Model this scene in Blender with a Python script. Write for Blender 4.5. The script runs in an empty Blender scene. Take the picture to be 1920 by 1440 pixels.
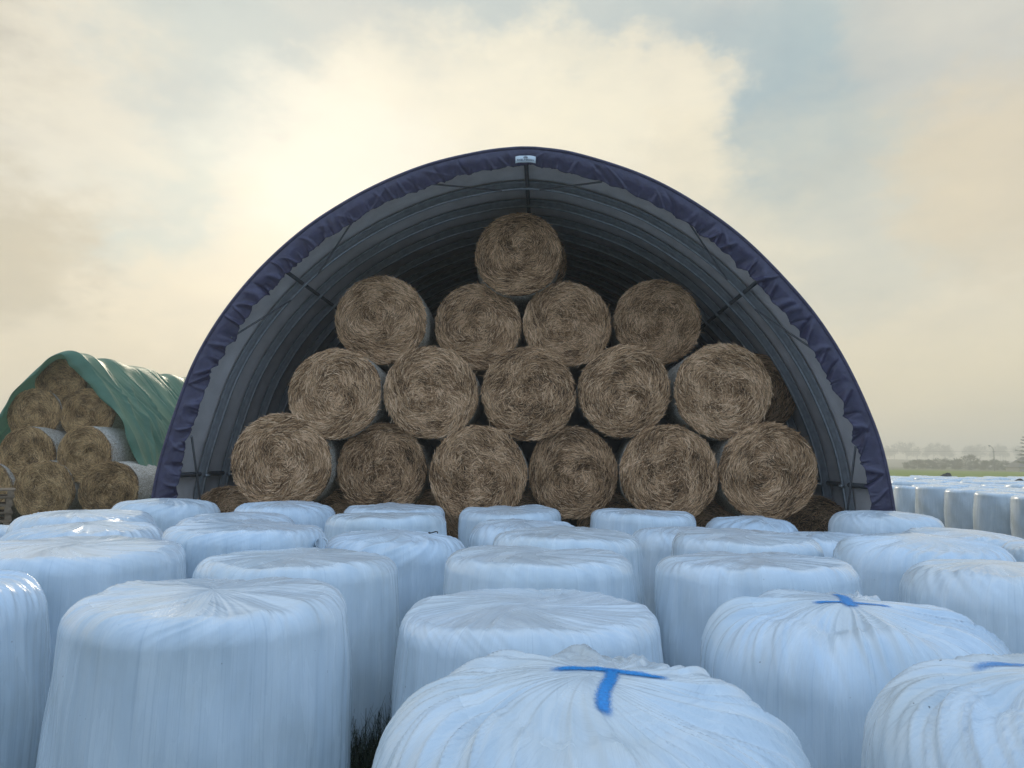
import bpy, math, random
import numpy as np
from mathutils import Vector
from mathutils.bvhtree import BVHTree
from math import sin, cos, pi, radians, atan, sqrt

sc = bpy.context.scene
COL = sc.collection
rnd = random.Random(7)
NR = np.random.default_rng(11)

# ------------------------------------------------------------------ camera
FPX = 1350.0
PITCH = atan(137 / FPX); ROLL = radians(0.9)
CAM = np.array([0, 0, 1.9])
_F = np.array([0, cos(PITCH), sin(PITCH)]); _U = np.array([0, -sin(PITCH), cos(PITCH)]); _R = np.array([1.0, 0, 0])
CR = _R * cos(ROLL) + _U * sin(ROLL); CU = _U * cos(ROLL) - _R * sin(ROLL)
def ray(x, y): return _F + CR * (x - 960) / FPX + CU * (720 - y) / FPX
def at(x, y, Y):
    d = ray(x, y); return CAM + d * (Y / d[1])
def at_z(x, y, z):
    d = ray(x, y); return CAM + d * ((z - CAM[2]) / d[2])
cd = bpy.data.cameras.new("camera"); cam = bpy.data.objects.new("camera", cd); COL.objects.link(cam)
cd.sensor_width = 36; cd.lens = 36 * FPX / 1920; cd.clip_start = 0.05; cd.clip_end = 6000
from mathutils import Matrix
M = Matrix(((CR[0], CU[0], -_F[0], 0), (CR[1], CU[1], -_F[1], 0), (CR[2], CU[2], -_F[2], CAM[2]), (0, 0, 0, 1)))
cam.matrix_world = M
sc.camera = cam

# ------------------------------------------------------------------ mesh helpers
def tag(o, label=None, cat=None, group=None, kind=None):
    if label: o["label"] = label
    if cat: o["category"] = cat
    if group: o["group"] = group
    if kind: o["kind"] = kind
    return o

def mesh_np(name, V, F, smooth=True, uv=None, attr=None):
    """V (n,3); F list of arrays each (m,k); uv per loop concatenated; attr dict of per-vertex floats"""
    V = np.asarray(V, dtype=np.float32)
    if isinstance(F, np.ndarray): F = [F]
    F = [np.asarray(f, dtype=np.int32) for f in F if len(f)]
    me = bpy.data.meshes.new(name)
    loops = np.concatenate([f.ravel() for f in F])
    counts = np.concatenate([np.full(len(f), f.shape[1], dtype=np.int32) for f in F])
    starts = np.concatenate([[0], np.cumsum(counts)[:-1]]).astype(np.int32)
    me.vertices.add(len(V)); me.vertices.foreach_set("co", V.ravel())
    me.loops.add(len(loops)); me.loops.foreach_set("vertex_index", loops)
    me.polygons.add(len(counts)); me.polygons.foreach_set("loop_start", starts)
    try: me.polygons.foreach_set("loop_total", counts)
    except Exception: pass
    if uv is not None:
        for n, u in uv.items():
            l = me.uv_layers.new(name=n); l.data.foreach_set("uv", np.asarray(u, dtype=np.float32).ravel())
    if attr:
        for n, a in attr.items():
            at_ = me.attributes.new(n, 'FLOAT', 'POINT'); at_.data.foreach_set("value", np.asarray(a, dtype=np.float32))
    me.update(calc_edges=True)
    me.polygons.foreach_set("use_smooth", np.full(len(counts), smooth))
    me.validate()
    return me

def obj(name, me, mat=None, parent=None):
    o = bpy.data.objects.new(name, me); COL.objects.link(o)
    if mat is not None and me is not None and not me.materials: me.materials.append(mat)
    if parent is not None: o.parent = parent
    return o

def empty(name, loc=(0, 0, 0), rz=0):
    o = bpy.data.objects.new(name, None); COL.objects.link(o)
    o.location = loc; o.rotation_euler = (0, 0, rz); o.empty_display_size = 0.2
    return o

def dup(root, loc, rot=None):
    r = root.copy(); COL.objects.link(r); r.location = loc
    if rot is not None: r.rotation_euler = rot
    for ch in list(root.children):
        c = ch.copy(); COL.objects.link(c); c.parent = r
        for g in list(ch.children):
            d = g.copy(); COL.objects.link(d); d.parent = c
    return r

def grid_faces(nu, nv, closed=False, off=0):
    """nu rows, nv columns"""
    i = np.arange(nu - 1)[:, None]; j = np.arange(nv if closed else nv - 1)[None, :]
    j2 = (j + 1) % nv
    return np.stack([i * nv + j, i * nv + j2, (i + 1) * nv + j2, (i + 1) * nv + j], -1).reshape(-1, 4) + off

class MB:
    """collects shapes into one mesh"""
    def __init__(s): s.V = []; s.F = []; s.n = 0
    def add(s, V, F):
        s.V.append(np.asarray(V, float)); s.F.append([list(np.asarray(f) + s.n) for f in F]); s.n += len(V)
    def box(s, c, size, rot=None):
        c = np.array(c, float); h = np.array(size, float) / 2
        P = np.array([[x, y, z] for x in (-1, 1) for y in (-1, 1) for z in (-1, 1)]) * h
        if rot is not None: P = P @ np.array(rot).T
        s.add(P + c, [(0, 1, 3, 2), (4, 6, 7, 5), (0, 4, 5, 1), (2, 3, 7, 6), (0, 2, 6, 4), (1, 5, 7, 3)])
    def tube(s, pts, r, n=8, cap=True):
        pts = np.array(pts, float); m = len(pts)
        r = np.full(m, r) if np.isscalar(r) else np.array(r)
        T = np.gradient(pts, axis=0); T /= np.linalg.norm(T, axis=1)[:, None]
        ref = np.array([0.0, 0, 1]) if abs(T[0][2]) < .9 else np.array([1.0, 0, 0])
        V = []
        prev = None
        for k in range(m):
            a = np.cross(T[k], ref) if prev is None else prev - T[k] * np.dot(prev, T[k])
            a /= np.linalg.norm(a); prev = a; b = np.cross(T[k], a)
            for q in range(n):
                an = 2 * pi * q / n; V.append(pts[k] + r[k] * (a * cos(an) + b * sin(an)))
        F = [tuple(f) for f in grid_faces(m, n, True)]
        if cap: F += [tuple(range(n))[::-1], tuple((m - 1) * n + q for q in range(n))]
        s.add(V, F)
    def mesh(s, name, smooth=False):
        me = bpy.data.meshes.new(name)
        me.from_pydata([tuple(v) for v in np.concatenate(s.V)], [], [tuple(int(q) for q in f) for fs in s.F for f in fs])
        me.update()
        me.polygons.foreach_set("use_smooth", np.full(len(me.polygons), smooth))
        return me

# ------------------------------------------------------------------ materials
def newmat(name):
    m = bpy.data.materials.new(name); m.use_nodes = True
    nt = m.node_tree; nt.nodes.clear()
    out = nt.nodes.new('ShaderNodeOutputMaterial'); b = nt.nodes.new('ShaderNodeBsdfPrincipled')
    nt.links.new(b.outputs[0], out.inputs[0])
    return m, nt, b, out
def node(nt, t, **kw):
    n = nt.nodes.new(t)
    for k, v in kw.items():
        if hasattr(n, k): setattr(n, k, v)
        else: n.inputs[k].default_value = v
    return n
def link(nt, a, b): nt.links.new(a, b)
def noise(nt, vec, scale, detail=3, rough=.5, dims='3D'):
    n = node(nt, 'ShaderNodeTexNoise', noise_dimensions=dims)
    n.inputs['Scale'].default_value = scale; n.inputs['Detail'].default_value = detail; n.inputs['Roughness'].default_value = rough
    if vec is not None: link(nt, vec, n.inputs['Vector'])
    return n
def mapping(nt, vec, scale=(1, 1, 1), loc=(0, 0, 0)):
    m = node(nt, 'ShaderNodeMapping'); m.inputs['Scale'].default_value = scale; m.inputs['Location'].default_value = loc
    link(nt, vec, m.inputs['Vector']); return m.outputs[0]
def ramp(nt, fac, stops):
    r = node(nt, 'ShaderNodeValToRGB'); e = r.color_ramp.elements
    while len(e) > 1: e.remove(e[-1])
    e[0].position = stops[0][0]; e[0].color = tuple(stops[0][1]) + (1,)
    for p, c in stops[1:]:
        q = e.new(p); q.color = tuple(c) + (1,)
    link(nt, fac, r.inputs[0]); return r.outputs[0]
def math_(nt, op, a, b=None, c=None, clamp=False):
    n = node(nt, 'ShaderNodeMath', operation=op, use_clamp=clamp)
    for k, v in enumerate((a, b, c)):
        if v is None: continue
        if isinstance(v, (int, float)): n.inputs[k].default_value = v
        else: link(nt, v, n.inputs[k])
    return n.outputs[0]
def maprange(nt, v, a, b, c=0, d=1, smooth=True):
    n = node(nt, 'ShaderNodeMapRange', interpolation_type='SMOOTHSTEP' if smooth else 'LINEAR')
    link(nt, v, n.inputs[0])
    for k, x in zip((1, 2, 3, 4), (a, b, c, d)): n.inputs[k].default_value = x
    return n.outputs[0]
def mixc(nt, fac, a, b, mode='MIX'):
    n = node(nt, 'ShaderNodeMix', data_type='RGBA', blend_type=mode)
    for k, v in ((0, fac), (6, a), (7, b)):
        if isinstance(v, (int, float)): n.inputs[k].default_value = v
        elif isinstance(v, (tuple, list)): n.inputs[k].default_value = tuple(v) + (1,) if len(v) == 3 else v
        else: link(nt, v, n.inputs[k])
    return n.outputs[2]
def bump(nt, h, strength, dist, prev=None):
    b = node(nt, 'ShaderNodeBump'); b.inputs['Strength'].default_value = strength; b.inputs['Distance'].default_value = dist
    link(nt, h, b.inputs['Height'])
    if prev is not None: link(nt, prev, b.inputs['Normal'])
    return b.outputs[0]

def simple(name, col, rough=.6, metal=0, var=.15, scale=8, bstr=0, bdist=.01):
    m, nt, b, out = newmat(name)
    tc = node(nt, 'ShaderNodeTexCoord')
    n = noise(nt, tc.outputs['Object'], scale, 4)
    c = ramp(nt, n.outputs[0], [(.3, [x * (1 - var) for x in col]), (.7, [min(1, x * (1 + var)) for x in col])])
    link(nt, c, b.inputs['Base Color']); b.inputs['Roughness'].default_value = rough; b.inputs['Metallic'].default_value = metal
    if bstr: link(nt, bump(nt, n.outputs[0], bstr, bdist), b.inputs['Normal'])
    return m

def film_material():
    m, nt, b, out = newmat('stretch_film')
    uv = node(nt, 'ShaderNodeUVMap', uv_map='film').outputs[0]
    tc = node(nt, 'ShaderNodeTexCoord').outputs['Object']
    oi = node(nt, 'ShaderNodeObjectInfo').outputs['Random']
    f1 = noise(nt, mapping(nt, uv, (1.2, 55, 1)), 1, 2, .6).outputs[0]
    f2 = noise(nt, mapping(nt, uv, (.8, 210, 1), (3, 1, 0)), 1, 3, .65).outputs[0]
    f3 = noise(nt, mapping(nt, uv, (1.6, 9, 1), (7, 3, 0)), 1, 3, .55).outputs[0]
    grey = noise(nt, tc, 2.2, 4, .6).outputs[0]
    base = ramp(nt, f3, [(.3, (.62, .715, .795)), (.7, (.75, .83, .89))])  # white film; some of the blue skylight is put into this base colour
    lines = ramp(nt, f2, [(.30, (.70, .73, .76)), (.44, (1, 1, 1))])
    c = mixc(nt, .42, base, lines, 'MULTIPLY')
    l1 = ramp(nt, f1, [(.27, (.72, .76, .80)), (.40, (1, 1, 1))])
    c = mixc(nt, .4, c, l1, 'MULTIPLY')
    dirt = ramp(nt, grey, [(.36, (.90, .89, .86)), (.55, (1, 1, 1))])
    c = mixc(nt, .8, c, dirt, 'MULTIPLY')
    # splashed dirt near the foot and tiny specks
    sp = noise(nt, mapping(nt, tc, (1, 1, .7)), 46, 2, .5).outputs[0]
    spk = maprange(nt, sp, .765, .80)
    c = mixc(nt, math_(nt, 'MULTIPLY', spk, .75), c, (.09, .085, .07))
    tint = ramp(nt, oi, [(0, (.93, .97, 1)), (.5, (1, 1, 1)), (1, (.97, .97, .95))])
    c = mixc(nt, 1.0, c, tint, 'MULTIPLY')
    link(nt, c, b.inputs['Base Color'])
    r = maprange(nt, f3, .25, .75, .17, .31); link(nt, r, b.inputs['Roughness'])
    b.inputs['IOR'].default_value = 1.5
    b.inputs['Subsurface Weight'].default_value = 0.0
    nrm = bump(nt, f3, .45, .012)
    nrm = bump(nt, f1, .45, .0045, nrm)
    nrm = bump(nt, f2, .30, .0016, nrm)
    link(nt, nrm, b.inputs['Normal'])
    return m
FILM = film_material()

def straw_material(name, tintmul=(1, 1, 1)):
    m, nt, b, out = newmat(name)
    a = node(nt, 'ShaderNodeAttribute', attribute_name='tint').outputs['Fac']
    tc = node(nt, 'ShaderNodeTexCoord').outputs['Object']
    oi = node(nt, 'ShaderNodeObjectInfo').outputs['Random']
    g = noise(nt, tc, 3.2, 3, .6).outputs[0]
    v = math_(nt, 'ADD', a, math_(nt, 'MULTIPLY', math_(nt, 'SUBTRACT', g, .5), .55))
    v = math_(nt, 'ADD', v, math_(nt, 'MULTIPLY', math_(nt, 'SUBTRACT', oi, .5), .16), clamp=True)
    t = tintmul
    c = ramp(nt, v, [(0, (.055 * t[0], .030 * t[1], .012 * t[2])), (.35, (.315 * t[0], .167 * t[1], .075 * t[2])),
                     (.7, (.665 * t[0], .392 * t[1], .200 * t[2])), (1, (.94 * t[0], .62 * t[1], .37 * t[2]))])
    link(nt, c, b.inputs['Base Color']); b.inputs['Roughness'].default_value = .62
    b.inputs['Specular IOR Level'].default_value = .25
    return m
STRAW = straw_material('straw')
STRAW2 = straw_material('weathered_straw', (.90, .90, .72))

def net_material():
    m, nt, b, out = newmat('net_wrap')
    tc = node(nt, 'ShaderNodeTexCoord').outputs['Object']
    n1 = noise(nt, mapping(nt, tc, (1, .35, 1)), 60, 3, .6).outputs[0]
    n2 = noise(nt, tc, 14, 4, .6).outputs[0]
    n3 = noise(nt, tc, 170, 2, .5).outputs[0]
    c = ramp(nt, n1, [(.36, (.30, .23, .15)), (.53, (.58, .53, .45)), (.74, (.86, .83, .76))])
    c = mixc(nt, .5, c, ramp(nt, n2, [(.35, (.55, .50, .42)), (.6, (1, 1, 1))]), 'MULTIPLY')
    link(nt, c, b.inputs['Base Color']); b.inputs['Roughness'].default_value = .7
    nrm = bump(nt, n2, .5, .02); nrm = bump(nt, n3, .6, .006, nrm)
    link(nt, nrm, b.inputs['Normal'])
    return m
NET = net_material()

# ------------------------------------------------------------------ white wrapped bales
def ridges(th, rng, f0, f1, k, p=2.0):
    out = np.zeros_like(th)
    for _ in range(k):
        f = rng.integers(f0, f1 + 1); ph = rng.uniform(0, 2 * pi)
        w = 0.5 + 0.5 * np.sin(th * rng.integers(2, 6) + rng.uniform(0, 2 * pi))
        out += (1 - np.abs(np.sin(f * th / 2 + ph))) ** p * w
    return out / k
def waves(th, rng, f0, f1, k):
    out = np.zeros_like(th)
    for _ in range(k):
        out += np.sin(rng.integers(f0, f1 + 1) * th + rng.uniform(0, 2 * pi))
    return out / sqrt(k)

def bale_mesh(name, R, H, kind, seed, nth=160, fine=1.0, sectors=None):
    """a round silage bale standing on end, wrapped in stretch film"""
    rng = np.random.default_rng(seed)
    sh = {'drum': .115, 'soft': .20, 'round': .27}[kind]           # shoulder radius
    dome = {'drum': .012, 'soft': .030, 'round': .040}[kind]
    A = {'drum': .008, 'soft': .016, 'round': .028}[kind]
    n1, n2, n3 = int(16 * fine), int(18 * fine), int(24 * fine)
    s = np.linspace(0, 1, n1, endpoint=False)
    zs = s * (H - sh); rs = R * (1.0 - .065 * (s ** 2.6)) * (1 - .05 * (1 - s) ** 3)
    a = np.linspace(0, pi / 2, n2, endpoint=False); rs0 = R * (1 - .065)
    za = (H - sh) + (sh) * np.sin(a) ** .9; ra = rs0 - sh + sh * np.cos(a) ** .85
    q = np.linspace(1, .008, n3); rt = (rs0 - sh) * q; zt = H + dome * (1 - q ** 2)
    r = np.concatenate([rs, ra, rt]); z = np.concatenate([zs, za, zt])
    reg = np.concatenate([s * 0, np.linspace(0, 1, n2), 1 + (1 - q)])  # 0 side, 0-1 shoulder, 1-2 top
    tr = np.gradient(r); tz = np.gradient(z); L = np.sqrt(tr ** 2 + tz ** 2) + 1e-9
    nr, nz = tz / L, -tr / L
    th = np.linspace(0, 2 * pi, nth, endpoint=False)
    TH = th[None, :] + 0 * r[:, None]; REG = reg[:, None] + 0 * TH; Rr = r[:, None] + 0 * TH; Zz = z[:, None] + 0 * TH
    swirl = rng.uniform(-.55, .55)
    win = np.exp(-((REG - .75) / .55) ** 2)
    sidefade = np.where(REG <= 0, np.clip((Zz - (H - sh) * .30) / ((H - sh) * .70), 0, 1) ** 2, 1)
    thp = TH + swirl * np.clip(REG, 0, 2) + .10 * np.sin(3 * TH + REG * 2)
    D = A * win * sidefade * (ridges(thp, rng, 16, 34, 5, 2.2) * 2.6 - .5)
    D += A * .42 * win * sidefade * (ridges(thp * 1, rng, 40, 70, 4, 1.8) * 2.4 - .5)
    if nth > 200: D += A * .16 * win * sidefade * (ridges(thp * 1, rng, 70, 95, 4, 1.4) * 2.2 - .5)
    topw = np.clip(REG - .8, 0, 1)
    D += .0026 * topw * np.clip(Rr / (.7 * R), 0, 1) ** 1.5 * waves(thp, rng, 20, 60, 5)
    D += (.0025 if kind == 'drum' else .0015) * topw * np.sin(Rr * np.cos(TH + swirl * 3) * 14 + seed) * np.sin(Rr * np.sin(TH + swirl * 3) * 9 + 1)
    D += .0016 * (1 - np.clip(REG, 0, 1)) * waves(TH + .05 * np.sin(Zz * 3), rng, 30, 75, 5)
    lowf = .011 * waves(TH, rng, 2, 3, 2) + .006 * waves(TH + Zz * 1.5, rng, 4, 8, 3)
    D += lowf * np.clip(Rr / R, 0, 1)
    if kind == 'round':
        D += .015 * np.exp(-((REG - .9) / .4) ** 2) * waves(thp, rng, 7, 13, 3)
    else:
        D += .005 * np.exp(-((REG - 1.0) / .4) ** 2) * waves(thp, rng, 6, 12, 3)
    rr = Rr + nr[:, None] * D; zz = Zz + nz[:, None] * D
    tilt = rng.uniform(0, 2 * pi); ta = rng.uniform(.005, .022)
    X = rr * np.cos(TH); Y = rr * np.sin(TH)
    zz = zz + ta * (X * cos(tilt) + Y * sin(tilt)) * np.clip(zz / H, 0, 1)
    V = np.stack([X, Y, zz], -1).reshape(-1, 3)
    nrow = len(r)
    F = grid_faces(nrow, nth, True)
    # film direction per face: vertical strips on the side, fans of parallel lines on the top
    ns = sectors or int(rng.integers(9, 14))
    fi = np.arange(nrow - 1)[:, None] + 0 * np.arange(nth)[None, :]
    fj = np.arange(nth)[None, :] + 0 * np.arange(nrow - 1)[:, None]
    tc = (th[fj] + pi / nth) + .9 * np.clip(reg[fi] - 1, 0, 1) * swirl
    edges = np.sort(rng.uniform(-.28, .28, ns) + np.arange(ns)) * 2 * pi / ns
    k = np.searchsorted(edges, np.mod(tc, 2 * pi)) % ns
    dirs = edges[k] + (pi / ns) * rng.uniform(.2, 1.8, ns)[k] + rng.uniform(-.12, .12, ns)[k]
    k = k.ravel(); dirs = dirs.ravel(); istop = (reg[fi].ravel() > .95)
    idx = F
    P = V[idx]                                           # (m,4,3)
    vv = -P[..., 0] * np.sin(dirs)[:, None] + P[..., 1] * np.cos(dirs)[:, None] + k[:, None] * 1.37
    uu = P[..., 0] * np.cos(dirs)[:, None] + P[..., 1] * np.sin(dirs)[:, None]
    jj = np.stack([fj.ravel(), fj.ravel() + 1, fj.ravel() + 1, fj.ravel()], -1)
    ii = np.stack([fi.ravel(), fi.ravel(), fi.ravel() + 1, fi.ravel() + 1], -1)
    arc = np.concatenate([[0], np.cumsum(np.sqrt(np.diff(r) ** 2 + np.diff(z) ** 2))])
    vs = jj * (2 * pi / nth) * R + k[:, None] * 1.37; us = arc[ii]
    UV = np.where(istop[:, None, None], np.stack([uu, vv], -1), np.stack([us, vs], -1))
    cap = np.array([[(nrow - 1) * nth + j for j in range(nth)]])
    capuv = np.stack([V[cap[0]][:, 0], V[cap[0]][:, 1]], -1)
    UV = np.concatenate([UV.reshape(-1, 2), capuv])
    return mesh_np(name, V, [F, cap], True, {'film': UV})

# (cx px, width px, y of far top edge px, kind, depth override, label)
NEAR = [
 (1108, 840, 1222, 'round', 2.03, 'pleated white wrapped bale with a blue sprayed letter T on its top'),
 (1985, 780, 1220, 'round', 2.15, 'deeply folded white bale with a faint blue stroke, cut off by the picture corner'),
 (-150, 505, 1058, 'soft', 3.45, 'white bale cut off by the left border beside the tall straight-sided bale'),
 (408, 512, 1080, 'drum', 3.12, 'tall straight-sided white bale with vertical film streaks, its whole front showing'),
 (1002, 508, 1104, 'drum', None, 'flat-topped white bale directly behind the bale sprayed with a T'),
 (1572, 545, 1104, 'round', 3.38, 'domed white bale with a dark blue cross mark on its gathered top'),
 (172, 385, 1004, 'drum', 4.65, 'broad flat-topped white bale just behind the straight-sided bale, at the left'),
 (566, 385, 1026, 'drum', None, 'white bale peeping over the right shoulder of the tall straight-sided bale'),
 (1014, 367, 1021, 'drum', None, 'white bale with wide flat top in third line, straight behind the letter T'),
 (1436, 391, 1037, 'drum', None, 'white bale with radial creases directly behind the blue cross mark bale'),
 (1885, 405, 1044, 'soft', None, 'white bale with combed diagonal creases behind the blue cross mark bale, at right'),
 (160, 305, 975, 'soft', 5.9, 'low white bale seen between two glossy tops near the left border'),
 (450, 310, 976, 'drum', None, 'white bale with a loose curl of film at its right shoulder'),
 (735, 282, 991, 'soft', None, 'soft-edged white bale with a small dark curl of twine on top'),
 (1064, 298, 989, 'drum', None, 'white bale half hidden behind the wide flat-topped middle bale'),
 (1400, 283, 993, 'drum', None, 'white bale with a grey fan crease, right of centre before the hay pile'),
 (1724, 318, 999, 'soft', None, 'wide white bale with soft slanting shoulder in front of right tent foot'),
 (2052, 310, 1011, 'drum', None, 'white bale showing only its left shoulder at the right border, beyond the creased bale'),
 (-78, 212, 978, 'soft', 8.0, 'white bale at the left border whose right shoulder shows beneath the pallet stack'),
 (-140, 310, 1000, 'soft', 6.4, 'sliver of white bale at the left border, nearest below the pallets'),
 (150, 262, 953, 'soft', 7.1, 'flat glossy white bale in front of the green-tarped stack'),
 (446, 235, 958, 'soft', None, 'low white bale with a curved film seam before the left tent foot'),
 (728, 233, 958, 'drum', None, 'white bale with crisp front rim in front of second upright hay bale column'),
 (985, 226, 971, 'soft', None, 'white bale with tucked folds just before the dark lower middle of the hay pile'),
 (1283, 232, 982, 'soft', None, 'white bale mostly hidden, joining the two tops right of the middle'),
 (1545, 225, 994, 'soft', None, 'white bale showing only a thin top strip between two wider bales on the right'),
 (1797, 236, 988, 'soft', None, 'white bale with parallel film lines across its top, near the far bale field'),
 (310, 203, 933, 'soft', None, 'white bale with a sunlit patch, right at the left foot of the tent'),
 (533, 200, 938, 'soft', None, 'last-row white bale against the second-row hay bale left of the middle'),
 (742, 196, 944, 'drum', None, 'last-row white bale showing a thin top strip below the second hay bale gap'),
 (962, 200, 950, 'drum', None, 'last-row white bale against the middle of the hay pile'),
 (1208, 206, 955, 'drum', None, 'last-row white bale below the fifth hay bale from the left'),
 (1408, 190, 967, 'round', 9.2, 'low slumped white bale touching the darkest hay bale at the right'),
 (1666, 205, 957, 'soft', None, 'white bale standing against the right foot of the tent'),
]
G_NEAR = 'white wrapped bales standing in front of the hay tent'
placed = []
for i, (cx, w, yt, kind, d, lab) in enumerate(NEAR):
    Y = d or 1.28 * FPX / w
    R = .5 * w * Y / FPX
    R = min(max(R, .565), .69)
    c = at(cx, 950, Y); top = at(cx, yt, Y + R * {'drum': .62, 'soft': .6, 'round': .46}[kind])[2]
    placed.append([c[0], Y, R, top, kind, lab])
# push apart any two that overlap
for it in range(60):
    for i in range(len(placed)):
        for j in range(i):
            a, b = placed[i], placed[j]
            dx, dy = a[0] - b[0], a[1] - b[1]; dd = sqrt(dx * dx + dy * dy); need = (a[2] + b[2]) * .945
            if dd < need:
                k = (need - dd) / 2 / dd
                a[0] += dx * k * .5; b[0] -= dx * k * .5; a[1] += dy * k; b[1] -= dy * k
BVH = {}
for i, (x, y, R, top, kind, lab) in enumerate(placed):
    dome = {'drum': .012, 'soft': .030, 'round': .040}[kind]
    H = min(max(top - dome * .6, 1.02), 1.36)
    near = y < 5.2
    me = bale_mesh('wrapped_bale', R, H, kind, 100 + i, 440 if y < 4 else (260 if y < 7 else 170), 1.6 if y < 4 else 1.0)
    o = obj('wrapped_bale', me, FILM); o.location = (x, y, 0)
    if kind != 'round' and i not in (3, 13): o.rotation_euler = (rnd.uniform(-.022, .022), rnd.uniform(-.022, .022), 0)
    tag(o, lab, 'bale', G_NEAR)
    placed[i].append(o); placed[i].append(H)
    if i in (0, 1, 5, 12, 13): BVH[i] = BVHTree.FromPolygons([tuple(v.co) for v in me.vertices], [tuple(p.vertices) for p in me.polygons])

# blue sprayed marks that follow the film
def spray_material():
    m, nt, b, out = newmat('blue_spray_paint')
    uv = node(nt, 'ShaderNodeUVMap', uv_map='spray').outputs[0]
    sep = node(nt, 'ShaderNodeSeparateXYZ'); link(nt, uv, sep.inputs[0])
    n = noise(nt, mapping(nt, uv, (18, 2.2, 1)), 1.4, 4, .7).outputs[0]
    n2 = noise(nt, mapping(nt, uv, (60, 3.5, 1), (5, 2, 0)), 1.0, 3, .7).outputs[0]
    e = math_(nt, 'SUBTRACT', 1.0, math_(nt, 'ABSOLUTE', sep.outputs[1]))
    a = math_(nt, 'ADD', math_(nt, 'MULTIPLY', e, 1.7), math_(nt, 'MULTIPLY', math_(nt, 'SUBTRACT', n, .58), 1.5))
    fac = maprange(nt, a, .05, 1.25)
    dens = node(nt, 'ShaderNodeAttribute', attribute_name='dens').outputs['Fac']
    fac = math_(nt, 'MULTIPLY', fac, dens)
    link(nt, ramp(nt, n2, [(.25, (.002, .08, .34)), (.45, (.002, .25, .68)), (.75, (.015, .38, .86))]), b.inputs['Base Color'])
    b.inputs['Roughness'].default_value = .4
    t = node(nt, 'ShaderNodeBsdfTransparent'); mx = node(nt, 'ShaderNodeMixShader')
    link(nt, fac, mx.inputs[0]); link(nt, t.outputs[0], mx.inputs[1]); link(nt, b.outputs[0], mx.inputs[2]); link(nt, mx.outputs[0], out.inputs[0])
    return m
SPRAY = spray_material()
def spray(i, strokes, label):
    x, y, R, top, kind, lab, o, H = placed[i]; bv = BVH[i]
    V = []; UV = []; F = []; D = []
    for (p0, p1, w, d0, d1) in strokes:
        def hit(p):
            d = Vector(tuple(ray(*p))).normalized(); h = bv.ray_cast(Vector((-x, -y, CAM[2])), d)[0]
            return np.array([h.x, h.y]) if h is not None else at_z(*p, H)[:2] - np.array([x, y])
        a = hit(p0); b = hit(p1)
        t = (b - a) / np.linalg.norm(b - a); n = np.array([-t[1], t[0]])
        a = a - t * w * .5; b = b + t * w * .5
        nu, nv = 40, 13; base = len(V)
        for ii in range(nu):
            for jj in range(nv):
                u = ii / (nu - 1); v = 2 * jj / (nv - 1) - 1
                p = a + (b - a) * u + n * v * w + n * .006 * sin(u * 7)
                h = bv.ray_cast(Vector((p[0], p[1], 3)), Vector((0, 0, -1)))[0]
                if h is None: h = Vector((p[0], p[1], H * .9))
                V.append((p[0], p[1], h.z + .003 + .0006 * (base > 0))); UV.append((u, v))
                D.append((d0 + (d1 - d0) * u) * min(1, min(u, 1 - u) * 9))
        F.append(grid_faces(nu, nv, False, base))
    F = np.concatenate(F); UV = np.array(UV)[F.ravel()]
    me = mesh_np('spray_mark', V, F, True, {'spray': UV}, {'dens': D})
    s = obj('spray_mark', me, SPRAY, o); s['label'] = label
spray(0, [((1040, 1256), (1246, 1273), .034, 1, 1), ((1145, 1258), (1131, 1338), .030, .95, 1)], 'blue sprayed letter T')
spray(5, [((1528, 1131), (1668, 1138), .030, 1, .85), ((1600, 1137), (1570, 1115), .044, 1, .9)], 'dark blue sprayed cross mark')
spray(1, [((1830, 1251), (1990, 1250), .035, .5, .9), ((1990, 1250), (1970, 1290), .04, .8, .8)], 'faint blue sprayed stroke')
# loose curl of film and a scrap of twine
def curl(i, px, name, mat, r, turns, w, label):
    x, y, R, top, kind, lab, o, H = placed[i]
    p = at(px[0], px[1], y - .1) - np.array([x, y, 0])
    n = 40; a = np.linspace(0, turns * 2 * pi, n); rr = r * (1 - .35 * a / a[-1])
    c = np.stack([p[0] + rr * np.cos(a), p[1] + .3 * rr * np.sin(a), p[2] + rr * np.sin(a)], -1)
    V = np.concatenate([c, c + np.array([.02, -w, .01])]); 
    F = np.array([[k, k + 1, n + k + 1, n + k] for k in range(n - 1)])
    me = mesh_np(name, V, F, True); s = obj(name, me, mat, o); s['label'] = label
    md = s.modifiers.new('thick', 'SOLIDIFY'); md.thickness = .003
curl(12, (598, 1015), 'film_tail', FILM, .05, 1.2, .10, 'loose curl of white film')
TW = simple('dark_twine', (.03, .03, .03), .7)
x, y, R, top, kind, lab, o, H = placed[13]
pt = at_z(812, 1002, H + .045) - np.array([x, y, 0]); mb = MB()
aa = np.linspace(0, 4.2, 18); mb.tube(np.stack([pt[0] + .035 * np.cos(aa), pt[1] + .06 * np.sin(aa), pt[2] + .012 + .006 * np.sin(aa * 2)], -1), .005, 6)
s = obj('twine', mb.mesh('twine', True), TW, o); s['label'] = 'dark curl of twine on the film'

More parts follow.
